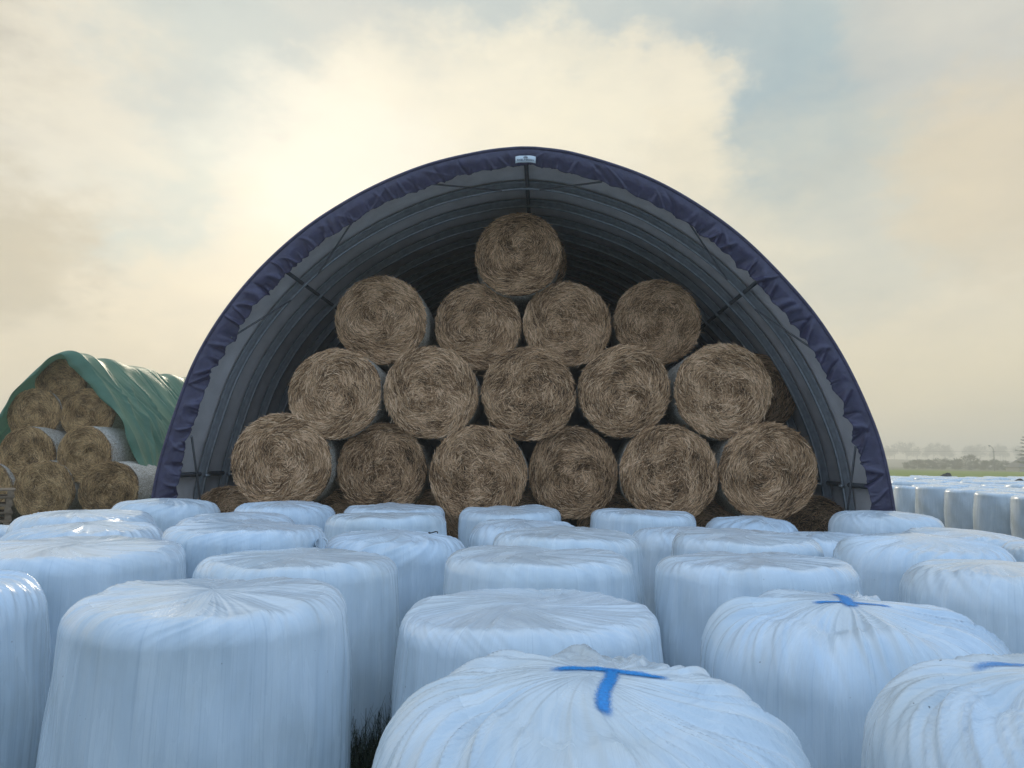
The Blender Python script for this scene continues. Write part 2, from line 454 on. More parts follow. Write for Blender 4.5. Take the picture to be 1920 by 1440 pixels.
# ------------------------------------------------------------------ straw bales
def strands(rng, N, R, sq, messy, cx, cz):
    """thin bent ribbons over the cut end; returns V, F, tint. end plane is y=0, outside is -y"""
    u = rng.uniform(0, 1, N); r = R * np.sqrt(u) * 1.0
    th = rng.uniform(0, 2 * pi, N)
    off = (1 - r / R)                                       # spiral centre is shifted
    X = r * np.cos(th) + cx * off; Z = r * np.sin(th) * sq + cz * off
    swirl = .30 * np.sin(th * 2 + r * 8 + rng.uniform(0, 6)) + .6 * np.sin(3 * th - r * 7 + rng.uniform(0, 6)) * (1 - r / R) + .9 * np.sin(X * 6 + rng.uniform(0, 6)) * np.sin(Z * 6 + rng.uniform(0, 6)) * (1 - (r / R) ** 2)
    loc = messy * (0.28 + .95 * (1 - r / R) ** 1.3)
    ang = th + pi / 2 + swirl + rng.normal(0, 1, N) * loc
    L = rng.uniform(.045, .15, N) * (.7 + .5 * r / R); W = rng.uniform(.0017, .0043, N)
    curv = np.where(rng.random(N) < .8, L / np.maximum(r, .12), rng.normal(0, 1.2, N) * L / .15) * .9
    depth = -rng.uniform(.0, .045, N)
    W = W * np.where(rng.random(N) < .12, 1.5, 1)
    tilt = rng.normal(0, .10, N)
    k = 4
    t = np.linspace(-.5, .5, k)[None, :]
    a = ang[:, None] + curv[:, None] * t
    px = X[:, None] + L[:, None] * t * np.cos(ang)[:, None] - .5 * curv[:, None] * L[:, None] * t * t * np.sin(ang)[:, None]
    pz = Z[:, None] + L[:, None] * t * np.sin(ang)[:, None] + .5 * curv[:, None] * L[:, None] * t * t * np.cos(ang)[:, None]
    py = depth[:, None] + L[:, None] * t * tilt[:, None]
    roll = rng.uniform(-.7, .7, N)[:, None]
    nx, nz = -np.sin(a), np.cos(a)
    w = W[:, None] * np.array([.7, 1, 1, .5])[None, :]
    A = np.stack([px - nx * w * np.cos(roll), py - w * np.sin(roll), pz - nz * w * np.cos(roll)], -1)
    B = np.stack([px + nx * w * np.cos(roll), py + w * np.sin(roll), pz + nz * w * np.cos(roll)], -1)
    V = np.stack([A, B], 2).reshape(N, k * 2, 3)
    cl = .13 * np.sin(th * 3 + r * 11 + rng.uniform(0, 6)) + .12 * np.sin(X * 13 + 1) * np.sin(Z * 11)
    tint = np.clip(rng.normal(.52, .29, N) + cl - depth * 2 - .06, 0, 1)
    big = rng.random(N) < .07
    tint = np.where(big, rng.uniform(.75, 1, N), tint)
    return V, np.repeat(tint[:, None], 2 * k, 1)

def ends_bump(X, Z, R, rng):
    ph = rng.uniform(0, 6, 6)
    r = np.sqrt(X ** 2 + Z ** 2); th = np.arctan2(Z, X)
    return -.035 * np.sqrt(np.clip(1 - (r / R) ** 2, 0, 1)) - .022 * np.sin(3 * th + ph[0] + r * 6) * (r / R) * np.clip(1.05 - r / R, 0, 1) * 3 \
        - .014 * np.sin(7 * X + ph[1]) * np.sin(6 * Z + ph[2]) + .05 * np.exp(-((X - .1 * cos(ph[3])) ** 2 + (Z - .1 * sin(ph[3])) ** 2) / .02)

def straw_bale(seed, R=.70, L=1.25, N=11500, messy=.5):
    rng = np.random.default_rng(seed)
    sq = rng.uniform(.955, .985); ph = rng.uniform(0, 6, 4)
    def rim(th): return R * (1 + .012 * np.sin(3 * th + ph[0]) + .010 * np.sin(5 * th + ph[1]) + .006 * np.sin(11 * th + ph[2]))
    root = empty('straw_bale')
    bst = np.random.default_rng(seed + 500)
    # cut end
    V, tint = strands(rng, N, R * .985, sq, messy, rng.uniform(-.14, .14), rng.uniform(-.14, .14))
    # fringe round the rim, pointing outward and along the rim
    nf = 600
    th = rng.uniform(0, 2 * pi, nf); rr = rim(th) * rng.uniform(.955, .992, nf)
    ang = th + pi / 2 + rng.normal(0, .5, nf); Lf = rng.uniform(.025, .085, nf)
    t = np.linspace(-.5, .5, 4)[None, :]
    px = rr[:, None] * np.cos(th)[:, None] + Lf[:, None] * t * np.cos(ang)[:, None]
    pz = rr[:, None] * np.sin(th)[:, None] * sq + Lf[:, None] * t * np.sin(ang)[:, None]
    py = -rng.uniform(-.05, .03, nf)[:, None] + Lf[:, None] * t * rng.normal(0, .4, nf)[:, None]
    w = rng.uniform(.002, .004, nf)[:, None] * np.array([.7, 1, 1, .4])[None, :]
    nx, nz = -np.sin(ang)[:, None], np.cos(ang)[:, None]
    Af = np.stack([px - nx * w, py, pz - nz * w], -1); Bf = np.stack([px + nx * w, py, pz + nz * w], -1)
    Vf = np.stack([Af, Bf], 2).reshape(nf, 8, 3)
    V[..., 1] += ends_bump(V[..., 0], V[..., 2] / sq, R, bst)
    V = np.concatenate([V, Vf]); tint = np.concatenate([tint, np.repeat(np.clip(rng.normal(.6, .2, nf), 0, 1)[:, None], 8, 1)])
    n = len(V); b = (np.arange(n) * 8)[:, None, None]
    q = np.array([[0, 1, 3, 2], [2, 3, 5, 4], [4, 5, 7, 6]])[None]
    Fs = (b + q).reshape(-1, 4); V = V.reshape(-1, 3); tint = tint.ravel()
    # base of the cut end
    nr, nt = 14, 64
    rad = np.linspace(0.02, 1, nr); tt = np.linspace(0, 2 * pi, nt, endpoint=False)
    rg = rad[:, None] * rim(tt)[None, :]
    X = rg * np.cos(tt)[None, :]; Z = rg * np.sin(tt)[None, :]
    bst = np.random.default_rng(seed + 500)
    Yb = ends_bump(X, Z, R, bst) + .05 * np.clip((rad - .93) / .07, 0, 1)[:, None] + .004
    Vb = np.stack([X, Yb, Z * sq], -1).reshape(-1, 3)
    Fb = grid_faces(nr, nt, True, len(V)); cap = np.array([[len(V) + k for k in range(nt)]])
    Va = np.concatenate([V, Vb]); ta = np.concatenate([tint, np.clip(rng.normal(.16, .07, len(Vb)), 0, 1)])
    me = mesh_np('cut_end', Va, [Fs, Fb, cap], False, None, {'tint': ta})
    obj('cut_end', me, STRAW, root)
    # net wrapped side
    ny = 14; yy = np.linspace(.03, L, ny)
    prof = 1 - .02 * np.abs(2 * (yy / L) - 1) ** 4
    Rs = rim(tt)[None, :] * prof[:, None] * (1 + .008 * np.sin(5 * tt[None, :] + yy[:, None] * 6 + ph[3]))
    Vs = np.stack([Rs * np.cos(tt), np.repeat(yy[:, None], nt, 1), Rs * np.sin(tt) * sq], -1).reshape(-1, 3)
    Fn = grid_faces(ny, nt, True); capb = np.array([[(ny - 1) * nt + k for k in range(nt)]])
    obj('net_wrap', mesh_np('net_wrap', Vs, [Fn, capb], True), NET, root)
    return root

PROT = [straw_bale(300 + k, messy=(.55, .7, .95, .6, .8, .5)[k]) for k in range(6)]
used = [False] * len(PROT)
YAW = radians(2.5)
def put_bale(k, c, dia, roll, yaw, label, group, mat=None):
    root = PROT[k]
    if used[k]: root = dup(root, c)
    used[k] = True
    s = dia / 1.40
    root.location = c; root.rotation_mode = 'XYZ'
    # roll about its own axis first, then yaw
    root.rotation_mode = 'ZYX' if False else 'XYZ'
    root.rotation_euler = (0, roll, yaw); root.scale = (s, 1, s)
    tag(root, label, 'straw bale', group)
    if mat is not None:
        for ch in root.children:
            if ch.name.startswith('cut_end'):
                ch.data = ch.data.copy(); ch.data.materials.clear(); ch.data.materials.append(mat)
    return root
G_HAY = 'round straw bales stacked inside the tent'
HAY = [  # px centre x, y, px diameter, label
 (528, 866, 187, 10.35, 'outermost left straw bale of the lowest fully visible row, its net side half shown'),
 (716, 880, 172, 10.6, 'smaller straw bale second from left in the row of six'),
 (896, 889, 183, 10.3, 'darker brown straw bale third from left in the row of six'),
 (1074, 886, 172, 10.6, 'straw bale fourth from left in the row of six, with folded spiral'),
 (1254, 887, 183, None, 'dark straw bale fifth from left in the row of six'),
 (1440, 884, 185, None, 'outermost right straw bale in the row of six, with hollow shaggy centre'),
 (628, 738, 175, 10.35, 'outermost left straw bale in the row of five'),
 (808, 736, 179, 10.4, 'straw bale second from left in the row of five'),
 (991, 738, 179, 10.4, 'middle straw bale in the row of five, straight below the top one'),
 (1170, 733, 177, 10.45, 'straw bale fourth from left in the row of five, pale net edge on its left'),
 (1355, 733, 183, 10.3, 'outermost right straw bale in the row of five, wide net side on its left'),
 (714, 600, 174, 10.95, 'outermost left straw bale in the row of four near the arch'),
 (896, 612, 167, 11.25, 'left of the two straw bales carrying the top one'),
 (1063, 608, 168, 11.2, 'right of the two straw bales carrying the top one'),
 (1232, 604, 165, 11.35, 'outermost right straw bale in the row of four, under the arch'),
 (972, 477, 167, 11.0, 'single straw bale at the very top of the pile'),
]
for i, (x, y, w, d, lab) in enumerate(HAY):
    Y = d or 1.40 * FPX / w
    c = at(x, y, Y); c[2] -= .0
    put_bale(i % 6, c, w * Y / FPX, rnd.uniform(0, 6.28), -YAW + rnd.uniform(-.05, .05), lab, G_HAY)
# hardly lit bales: bottom row and the layer behind
BACKHAY = [
 (430, 1012, 178, 11.0, 'half hidden straw bale on the ground at the left end of the pile'),
 (622, 1014, 174, 11.1, 'straw bale on the ground below the gap between first and second of the six'),
 (806, 1016, 174, 11.1, 'straw bale on the ground below the gap between second and third of the six'),
 (985, 1018, 174, 11.1, 'straw bale on the ground below the gap between third and fourth of the six'),
 (1165, 1020, 174, 11.1, 'straw bale on the ground below the gap between fourth and fifth of the six'),
 (1345, 1022, 174, 11.1, 'straw bale on the ground below the gap between fifth and sixth of the six'),
 (1520, 1022, 172, 11.2, 'straw bale on the ground at the right end of the pile'),
 (991, 492, 151, 12.5, 'shadowed straw bale just behind the top one'),
 (1416, 737, 154, 12.1, 'shadowed straw bale behind the right end of the row of five'),
]
for i, (x, y, w, d, lab) in enumerate(BACKHAY):
    c = at(x, y, d); 
    if y > 1000: c[2] = .69
    put_bale((i * 5 + 2) % 6, c, w * d / FPX, rnd.uniform(0, 6.28), -YAW + rnd.uniform(-.04, .04), lab, G_HAY)
G_TARP = 'round straw bales under the green tarpaulin'
PILE = [
 (114, 719, 96, 17.75, 'topmost straw bale under the green tarpaulin'),
 (64, 778, 101, 17.6, 'left bale of the pair below the topmost tarped straw bale'),
 (165, 777, 101, 17.6, 'right bale of the pair below the topmost tarped straw bale'),
 (50, 853, 107, 17.0, 'olive straw bale in the middle tarped row, cut by the left border'),
 (158, 852, 106, 16.8, 'tarped straw bale with a long pale net side, above the lowest pair'),
 (82, 921, 114, 16.7, 'mossy dark straw bale in the bottom row beside the pallets'),
 (204, 921, 112, 16.6, 'bottom-row tarped straw bale nearest the tent'),
 (-33, 922, 112, 16.8, 'bottom-row straw bale behind the pallet stack'),
]
for i, (x, y, w, d, lab) in enumerate(PILE):
    c = at(x, y, d)
    put_bale((i * 5 + 1) % 6, c, w * d / FPX, rnd.uniform(0, 6.28), -YAW + rnd.uniform(-.02, .04), lab, G_TARP, STRAW2)

# ------------------------------------------------------------------ the tent
HX = np.array([cos(YAW), -sin(YAW), 0]); HY = np.array([sin(YAW), cos(YAW), 0])
HO = at(986, 278, 9.8); HO[2] = 0
TENT = empty('storage_tent', tuple(HO), -YAW)
tag(TENT, 'large arched storage tent with navy ruffled front hem sheltering the straw bales', 'tent')
ctrl = [(-5.14, 0), (-5.12, .65), (-5.078, 1.29), (-5.0, 1.802), (-4.821, 2.5), (-4.628, 3.107), (-4.345, 3.676), (-4.004, 4.18), (-3.643, 4.6), (-3.24, 4.985),
        (-2.80, 5.32), (-2.159, 5.70), (-1.406, 6.02), (-0.65, 6.205), (-.2, 6.262), (0, 6.268), (.2, 6.258), (0.708, 6.178), (1.604, 5.88), (2.339, 5.48), (3.062, 4.926), (3.766, 4.16),
        (4.16, 3.60), (4.445, 3.06), (4.69, 2.45), (4.83, 1.95), (4.925, 1.295), (4.97, .65), (5.0, 0)]
def catmull(P, n):
    P = np.array(P, float); out = []
    for i in range(len(P) - 1):
        p0, p1, p2, p3 = P[max(i - 1, 0)], P[i], P[i + 1], P[min(i + 2, len(P) - 1)]
        for t in np.linspace(0, 1, 24, endpoint=False):
            out.append(.5 * ((2 * p1) + (-p0 + p2) * t + (2 * p0 - 5 * p1 + 4 * p2 - p3) * t * t + (-p0 + 3 * p1 - 3 * p2 + p3) * t ** 3))
    out.append(P[-1]); out = np.array(out)
    # smooth a little and resample by arc length
    for _ in range(30): out[1:-1] = (out[:-2] + 2 * out[1:-1] + out[2:]) / 4
    s = np.concatenate([[0], np.cumsum(np.linalg.norm(np.diff(out, axis=0), axis=1))])
    q = np.linspace(0, s[-1], n)
    return np.stack([np.interp(q, s, out[:, k]) for k in (0, 1)], -1), q
def arch(n, inset):
    P, s = catmull(ctrl, n)
    T = np.gradient(P, axis=0); T /= np.linalg.norm(T, axis=1)[:, None]
    N = np.stack([T[:, 1], -T[:, 0]], -1)                     # pointing inwards (right of travel)
    return P + N * np.asarray(inset).reshape(-1, 1) if not np.isscalar(inset) else P + N * inset, s, N
LEN = 13.5

def cover_mat(name, col, rough, seam):
    m, nt, b, out = newmat(name)
    tc = node(nt, 'ShaderNodeTexCoord').outputs['Object']
    n = noise(nt, tc, 3, 4, .55).outputs[0]
    n2 = noise(nt, mapping(nt, tc, (1, .5, 1)), 90, 2, .5).outputs[0]
    c = ramp(nt, n, [(.3, [x * .88 for x in col]), (.7, [x * 1.1 for x in col])])
    link(nt, c, b.inputs['Base Color']); b.inputs['Roughness'].default_value = rough
    nrm = bump(nt, n, .25, .03); nrm = bump(nt, n2, .15, .004, nrm)
    link(nt, nrm, b.inputs['Normal'])
    return m
GREYF = cover_mat('grey_fabric_lining', (.80, .745, .725), .55, True)
NAVYF = cover_mat('navy_fabric', (.030, .031, .060), .45, False)

na = 300
def skin(inset, y0, y1, nv, wr):
    A, s, N = arch(na, inset)
    v = np.linspace(y0, y1, nv)
    Xa = np.repeat(A[None, :, 0], nv, 0); Za = np.repeat(A[None, :, 1], nv, 0); Yv = np.repeat(v[:, None], na, 1)
    if wr:
        rng = np.random.default_rng(5)
        # fabric bellies slightly between the ribs, tension creases run diagonally near the feet
        bel = -.035 * np.sin(np.clip((Yv - RIB0) / RIBS, -0.8, 99) * pi) ** 2
        low = np.exp(-((Za - 1.1) / .85) ** 2)
        side = np.sign(Xa)
        ph = (Za * 1.2 + Yv * 1.15) * 9 + .9 * np.sin(Za * 3.1 + side) + side * 2
        cre = (1 - np.abs(np.sin(ph))) ** 3 * (.5 + .5 * np.sin(Za * 4 + Yv * 3 + side)) 
        D = bel + low * cre * .06
        Xa = Xa + N[None, :, 0] * D; Za = Za + N[None, :, 1] * D
    V = np.stack([Xa, Yv, Za], -1).reshape(-1, 3)
    return V, grid_faces(nv, na)
RIB0, RIBS, NRIB = 1.08, .80, 15
V, F = skin(.045, .06, LEN, 150, True)
lin = obj('lining', mesh_np('lining', V, F[:, ::-1], True), GREYF, TENT)
V1, F1 = skin(0, .0, LEN, 30, False)
obj('cover', mesh_np('cover', V1, F1, True), NAVYF, TENT)
# back wall
A, s, N = arch(90, .02)
c0 = np.array([[0, 0]]); V = np.array([[p[0], LEN - .02, p[1]] for p in A] + [[p[0] * .5, LEN - .02, p[1] * .5] for p in A])
F = np.concatenate([np.array([[k, k + 1, 90 + k + 1, 90 + k] for k in range(89)])])
capn = np.array([[90 + k for k in range(90)]])
bw = obj('back_wall', mesh_np('back_wall', V, [F, capn], False), simple('grey_back_sheet', (.36, .34, .32), .7), TENT)
bw.modifiers.new('thick', 'SOLIDIFY').thickness = .01

# ruffled hem across the front arch
def hem():
    rng = np.random.default_rng(21)
    n, nw = 1500, 22
    P, s, N = arch(n, 0.0)
    w = np.linspace(0, 1, nw)
    # pleats: random positions along the arch, each a slanted sharp fold
    S = s[None, :] + 0 * w[:, None]; Wd = w[:, None] + 0 * s[None, :]
    D = np.zeros_like(S)
    tot = s[-1]; x = .9
    while x < tot - .9:
        h = np.interp(x, s, P[:, 1])
        amp = rng.uniform(.022, .070) * (1.35 if abs(x - tot / 2) > 3.0 else .6); wd = rng.uniform(.018, .06); sl = rng.normal(.05, .22)
        st = rng.uniform(.05, .45)
        prof = np.clip((Wd - st) / (1 - st), 0, 1) ** .8
        c = x + sl * (Wd - 1) + .03 * np.sin(Wd * 4 + x)
        D += rng.choice([-1, 1], p=[.35, .65]) * amp * prof * np.exp(-((S - c) / (wd * (.55 + .6 * Wd))) ** 2)
        if rng.random() < .85:    # small gathers at the inner cord
            for _ in range(3):
                c2 = x + rng.normal(0, .07); D += rng.normal(0, .016) * np.clip((Wd - .60) / .40, 0, 1) * np.exp(-((S - c2) / .013) ** 2)
        x += rng.uniform(.08, .24)
    ends = np.clip(np.minimum(S, tot - S) / 1.8, 0, 1)
    D *= ends ** .7
    lf = .015 * np.sin(S * 3.1) + .012 * np.sin(S * 7.7 + 1)
    D += lf * Wd * .6
    width = (.29 + .012 * np.sin(s * 5.3) + .008 * np.sin(s * 17) + .03 * np.exp(-((s - .28 * tot) / 1.3) ** 2) + .03 * np.exp(-((s - .72 * tot) / 1.3) ** 2) - .03 * np.exp(-((s - tot / 2) / 1.0) ** 2))
    ins = Wd * width[None, :]
    # the hem bulges over the front pipe, then falls back to the cord
    yb = -.055 * np.sin(np.clip(Wd * 2.6, 0, pi / 2 + .6)) + .10 * Wd ** 1.5
    X = P[None, :, 0] + N[None, :, 0] * (ins + .12 * np.abs(D) * Wd ** 3)
    Z = P[None, :, 1] + N[None, :, 1] * (ins + .12 * np.abs(D) * Wd ** 3)
    Yy = yb - D
    V = np.stack([X, Yy, Z], -1).reshape(-1, 3)
    return mesh_np('hem', V, grid_faces(nw, n), True)
def hem_mat():
    m, nt, b, out = newmat('navy_hem_fabric')
    tc = node(nt, 'ShaderNodeTexCoord').outputs['Object']
    n = noise(nt, tc, 9, 5, .62).outputs[0]; n2 = noise(nt, tc, 38, 3, .6).outputs[0]
    c = ramp(nt, n, [(.3, (.054, .048, .092)), (.7, (.100, .090, .165))])
    link(nt, c, b.inputs['Base Color']); b.inputs['Roughness'].default_value = .28
    b.inputs['Specular IOR Level'].default_value = .6
    nrm = bump(nt, n, .5, .035); nrm = bump(nt, n2, .3, .006, nrm); link(nt, nrm, b.inputs['Normal'])
    tr = node(nt, 'ShaderNodeBsdfTranslucent'); tr.inputs[0].default_value = (.16, .12, .27, 1)
    mx = node(nt, 'ShaderNodeMixShader'); mx.inputs[0].default_value = .22
    link(nt, b.outputs[0], mx.inputs[1]); link(nt, tr.outputs[0], mx.inputs[2]); link(nt, mx.outputs[0], out.inputs[0])
    return m
HEM = hem_mat()
ho = obj('hem', hem(), HEM, TENT); md = ho.modifiers.new('thick', 'SOLIDIFY'); md.thickness = .004
mb = MB(); P, s, N = arch(200, .02); mb.tube([(p[0], -.012, p[1]) for p in P], .024, 10)
obj('front_pipe', mb.mesh('front_pipe', True), HEM, TENT)

GALV = simple('galvanised_steel', (.40, .42, .44), .38, .8, .15, 20)
DARKM = simple('dark_steel', (.085, .088, .095), .5, .4, .2, 20)
STRAPM = simple('grey_strap', (.17, .17, .18), .7, 0, .15, 20)
WEB = simple('rib_web_steel', (.30, .315, .33), .5, .2, .15, 12)
P0, s0, N0 = arch(160, .085); P1, s1, N1 = arch(160, .19)
mb = MB(); mb.tube([(p[0], 0, p[1]) for p in P1], .026, 8); chord_in = mb.mesh('inner_chord', True)
mb = MB(); mb.tube([(p[0], 0, p[1]) for p in P0], .024, 8); chord_out = mb.mesh('outer_chord', True)
n = 160; a0, _, _ = arch(160, .108); a1, _, _ = arch(160, .168)
V = np.concatenate([np.stack([q[:, 0], np.full(n, yy), q[:, 1]], -1) for q, yy in ((a0, -.012), (a1, -.012), (a0, .012), (a1, .012))])
F = []
for k in range(n - 1):
    for (p, q) in ((0, 1), (1, 3), (3, 2), (2, 0)): F.append((p * n + k, p * n + k + 1, q * n + k + 1, q * n + k))
web = mesh_np('web', V, np.array(F), False)
mb = MB()
def boltpos():
    out = []
    for sgn in (0, -1):
        pass
    return out
for k in range(NRIB):
    r = empty('rib', (0, RIB0 + RIBS * k, 0)); r.parent = TENT
    if k == 0: R0 = r
    obj('inner_chord', chord_in, GALV, r); obj('outer_chord', chord_out, WEB, r); obj('web', web, WEB, r)
# bolts at the feet of the first two ribs
def on_arch(z, left, inset):
    P, s, N = arch(600, inset); h = len(P) // 2
    Q = P[:h] if left else P[h:]
    return Q[np.argmin(np.abs(Q[:, 1] - z))]
for left in (True, False):
    for k in (0, 1):
        p = on_arch(1.55, left, .225); mb = MB()
        y = RIB0 + RIBS * k - .02; sx = 1 if left else -1
        mb.tube([(p[0], y - .05, p[1]), (p[0], y + .05, p[1])], .028, 10)
        mb.tube([(p[0] - sx * .05, y - .02, p[1]), (p[0] + sx * .045, y - .02, p[1])], .013, 8)
        obj('bolt', mb.mesh('bolt', True), GALV, TENT)
# purlins: ridge, two shoulders, bottom rails
def purlin(p, name, r=.030, y0=.12, y1=LEN - .1):
    mb = MB(); mb.tube([(p[0], y0, p[1]), (p[0], (y0 + y1) / 2, p[1]), (p[0], y1, p[1])], r, 8)
    return obj(name, mb.mesh(name, True), DARKM, TENT)
purlin((0.0, 6.268 - .15), 'purlin', .032)
Pq, sq_, Nq = arch(600, .15)
iL = np.argmin(np.abs(Pq[:300, 1] - 4.55)); iR = 300 + np.argmin(np.abs(Pq[300:, 1] - 4.45))
purlin(Pq[iL], 'purlin'); purlin(Pq[iR], 'purlin')
for left in (True, False):
    p = on_arch(1.58, left, .10); purlin(p, 'rail', .036)
# flat bracing straps between first rib and the hem
def strap(a, b, name='brace_strap', w=.024):
    mb = MB(); a = np.array(a); b = np.array(b); mb.tube([a, (a + b) / 2, b], [w * .6] * 3, 4); return obj(name, mb.mesh(name), STRAPM, TENT)
Ps, ss, Ns = arch(1000, .22); Ph, sh_, Nh = arch(1000, .27)
tot = ss[-1]; mid = tot / 2
def pa(arr, s, y): 
    i = int(np.clip(s / tot * 999, 0, 999)); return (arr[i][0], y, arr[i][1])
sL = iL / 599 * tot; sR = iR / 599 * tot
for (c, offs) in ((sL, ((-.32, -1.25), (.32, 1.3))), (sR, ((-.32, -1.3), (.32, 1.25))), (mid, ((-.32, -1.35), (.32, 1.3)))):
    for (o1, o2) in offs: strap(pa(Ps, c + o1, RIB0 - .04), pa(Ph, c + o2, .07))
for left in (True, False):
    sA = 1.35 if left else tot - 1.25; sB = 2.15 if left else tot - 2.05
    p1 = on_arch(1.05, left, .22); p2 = on_arch(2.12, left, .31)
    strap((p1[0], RIB0 - .03, p1[1]), (p2[0], .06, p2[1]), 'brace_strap', .026)
# sign on the hem
SIGN = simple('white_sign', (.74, .80, .82), .5, 0, .03); INK = simple('dark_ink', (.05, .07, .10), .6, 0, .05)
mb = MB(); nS = 14; V = []; F = []
for i in range(nS):
    for j in range(2):
        u = i / (nS - 1) - .5; V.append((u * .285, -.080 - .006 * sin(i * .8), 6.012 + j * .098 - .03 * (u * 2) ** 2 * (.5)))
F = [(2 * i, 2 * i + 2, 2 * i + 3, 2 * i + 1) for i in range(nS - 1)]
mb.add(V, F); sg = obj('name_sign', mb.mesh('name_sign', True), SIGN, TENT); sg.modifiers.new('thick', 'SOLIDIFY').thickness = .004
def text_mesh(body, size, loc, name, mat, parent):
    cu = bpy.data.curves.new(name, 'FONT'); cu.body = body; cu.size = size; cu.align_x = 'CENTER'; cu.extrude = .001; cu.space_character = 1.22; cu.offset = .0006
    t = bpy.data.objects.new(name, cu); COL.objects.link(t)
    dg = bpy.context.evaluated_depsgraph_get(); me = bpy.data.meshes.new_from_object(t.evaluated_get(dg))
    bpy.data.objects.remove(t)
    o = obj(name, me, mat, parent); o.location = loc; o.rotation_euler = (pi / 2, 0, 0); return o
text_mesh('SHELTERALL', .036, (0, -.0885, 6.030), 'lettering', INK, sg)
mb = MB()
for r in (.034, .024, .015):
    aa = np.linspace(.35, pi - .35, 14); mb.tube(np.stack([r * np.cos(aa), np.full(14, -.087), 6.062 + r * np.sin(aa)], -1), .0028, 4)
obj('emblem', mb.mesh('emblem'), INK, sg)

# ------------------------------------------------------------------ green tarpaulin over the other stack
def tarp():
    d0 = 17.45
    px = [(-190, 1010), (-140, 945), (-75, 868), (-20, 800), (20, 746), (52, 704), (85, 674), (106, 660), (128, 655), (150, 662), (172, 690), (203, 733), (231, 776), (251, 820), (268, 866), (288, 912), (306, 960), (318, 1000)]
    base = at(125, 857, d0); base[2] = 0
    prof = []
    for (x, y) in px:
        p = at(x, y, d0) - base; prof.append((p[0], p[2]))
    prof = np.array(prof)
    s = np.concatenate([[0], np.cumsum(np.linalg.norm(np.diff(prof, axis=0), axis=1))])
    nu, nv = 460, 460
    q = np.linspace(0, s[-1], nu); A = np.stack([np.interp(q, s, prof[:, k]) for k in (0, 1)], -1)
    for _ in range(60): A[1:-1] = (A[:-2] + 2 * A[1:-1] + A[2:]) / 4
    T = np.gradient(A, axis=0); T /= np.linalg.norm(T, axis=1)[:, None]; N = np.stack([-T[:, 1], T[:, 0]], -1)
    top = np.argmax(A[:, 1]); u = (q - q[top])                              # distance from the ridge, right positive
    v = np.linspace(0, 9.5, nv)
    U = u[None, :] + 0 * v[:, None]; Vv = v[:, None] + 0 * u[None, :]
    down = np.clip(np.abs(U) / 3.2, 0, 1)
    rng = np.random.default_rng(3)
    D = -.07 * (1 - down) * np.sin(pi * (Vv - .55) / 1.28 + .5 * np.sin(Vv * .9)) ** 2 * np.clip(Vv / .5, 0, 1) * (.6 + .6 * np.sin(Vv * 1.3 + .5))        # sags between bales
    D += -.14 * np.exp(-((Vv - 4.1) / .5) ** 2) * (1 - .6 * down)
    # gathered folds running down the slope, fanning from points on the ridge
    for k in range(80):
        v0 = rng.uniform(-.6, 7.0) if k > 24 else rng.normal(1.0 + 2.2 * (k % 2), .25); sl = rng.normal(.22, .22); wd = rng.uniform(.018, .075); am = rng.uniform(.015, .065) * rng.choice([1, 1, -1])
        st = rng.uniform(0, 1.5); side = 1 if rng.random() < .8 else -1
        au = U * side
        c = v0 + sl * np.clip(au - st, 0, 9) + .06 * np.sin(au * 2.5 + k)
        D += am * np.clip((au - st) / 1.2, 0, 1) * np.exp(-np.abs((Vv - c) / (wd * (.6 + .7 * down))) ** 1.4)
    D += .018 * np.sin(U * 2.3 + Vv * 1.7) + .012 * np.sin(U * 5.1 - Vv * 3.3)
    X = A[None, :, 0] + N[None, :, 0] * D; Z = A[None, :, 1] + N[None, :, 1] * D; Y = Vv + 0 * X
    # front hem hangs a little below and forward, uneven
    nf = 26; w = np.linspace(1, 0, nf, endpoint=False)
    flen = .16 + .06 * np.sin(u * 1.9 + .6) + .07 * np.sin(u * 4.7) - .06 * np.exp(-((u + .02) / .18) ** 2) + .12 * np.exp(-((u - .9) / .6) ** 2)
    flen = flen * np.clip(1.25 - np.abs(u) / 4.2, .35, 1)
    W = w[:, None] + 0 * u[None, :]
    Df = W * (.02 * np.sin(u * 4.3 + 2) + .012 * np.sin(u * 11 + W * 2))
    Xf = X[0][None] - N[None, :, 0] * W * flen[None]; Zf = Z[0][None] - N[None, :, 1] * W * flen[None] 
    Yf = -.16 * np.sin(W * pi * .6) - Df
    XX = np.concatenate([Xf, X]); YY = np.concatenate([Yf, Y]); ZZ = np.concatenate([Zf, Z])
    P = XX[..., None] * HX + YY[..., None] * HY; P[..., 2] = ZZ
    P = P + base
    me = mesh_np('tarpaulin', P.reshape(-1, 3), grid_faces(nf + nv, nu), True)
    m, nt, b, out = newmat('green_tarpaulin')
    tc = node(nt, 'ShaderNodeTexCoord').outputs['Object']
    n = noise(nt, tc, 1.6, 5, .6).outputs[0]; n2 = noise(nt, tc, 11, 4, .6).outputs[0]
    c = ramp(nt, n, [(.3, (.062, .185, .110)), (.7, (.100, .255, .155))])
    link(nt, c, b.inputs['Base Color']); b.inputs['Roughness'].default_value = .46
    nrm = bump(nt, n2, .3, .03); link(nt, nrm, b.inputs['Normal'])
    tr = node(nt, 'ShaderNodeBsdfTranslucent'); tr.inputs[0].default_value = (.10, .26, .17, 1)
    mx = node(nt, 'ShaderNodeMixShader'); mx.inputs[0].default_value = .22
    link(nt, b.outputs[0], mx.inputs[1]); link(nt, tr.outputs[0], mx.inputs[2]); link(nt, mx.outputs[0], out.inputs[0])
    o = obj('tarpaulin', me, m)
    tag(o, 'creased green tarpaulin draped over the smaller stack of straw bales', 'tarpaulin')
    return o
tarp()

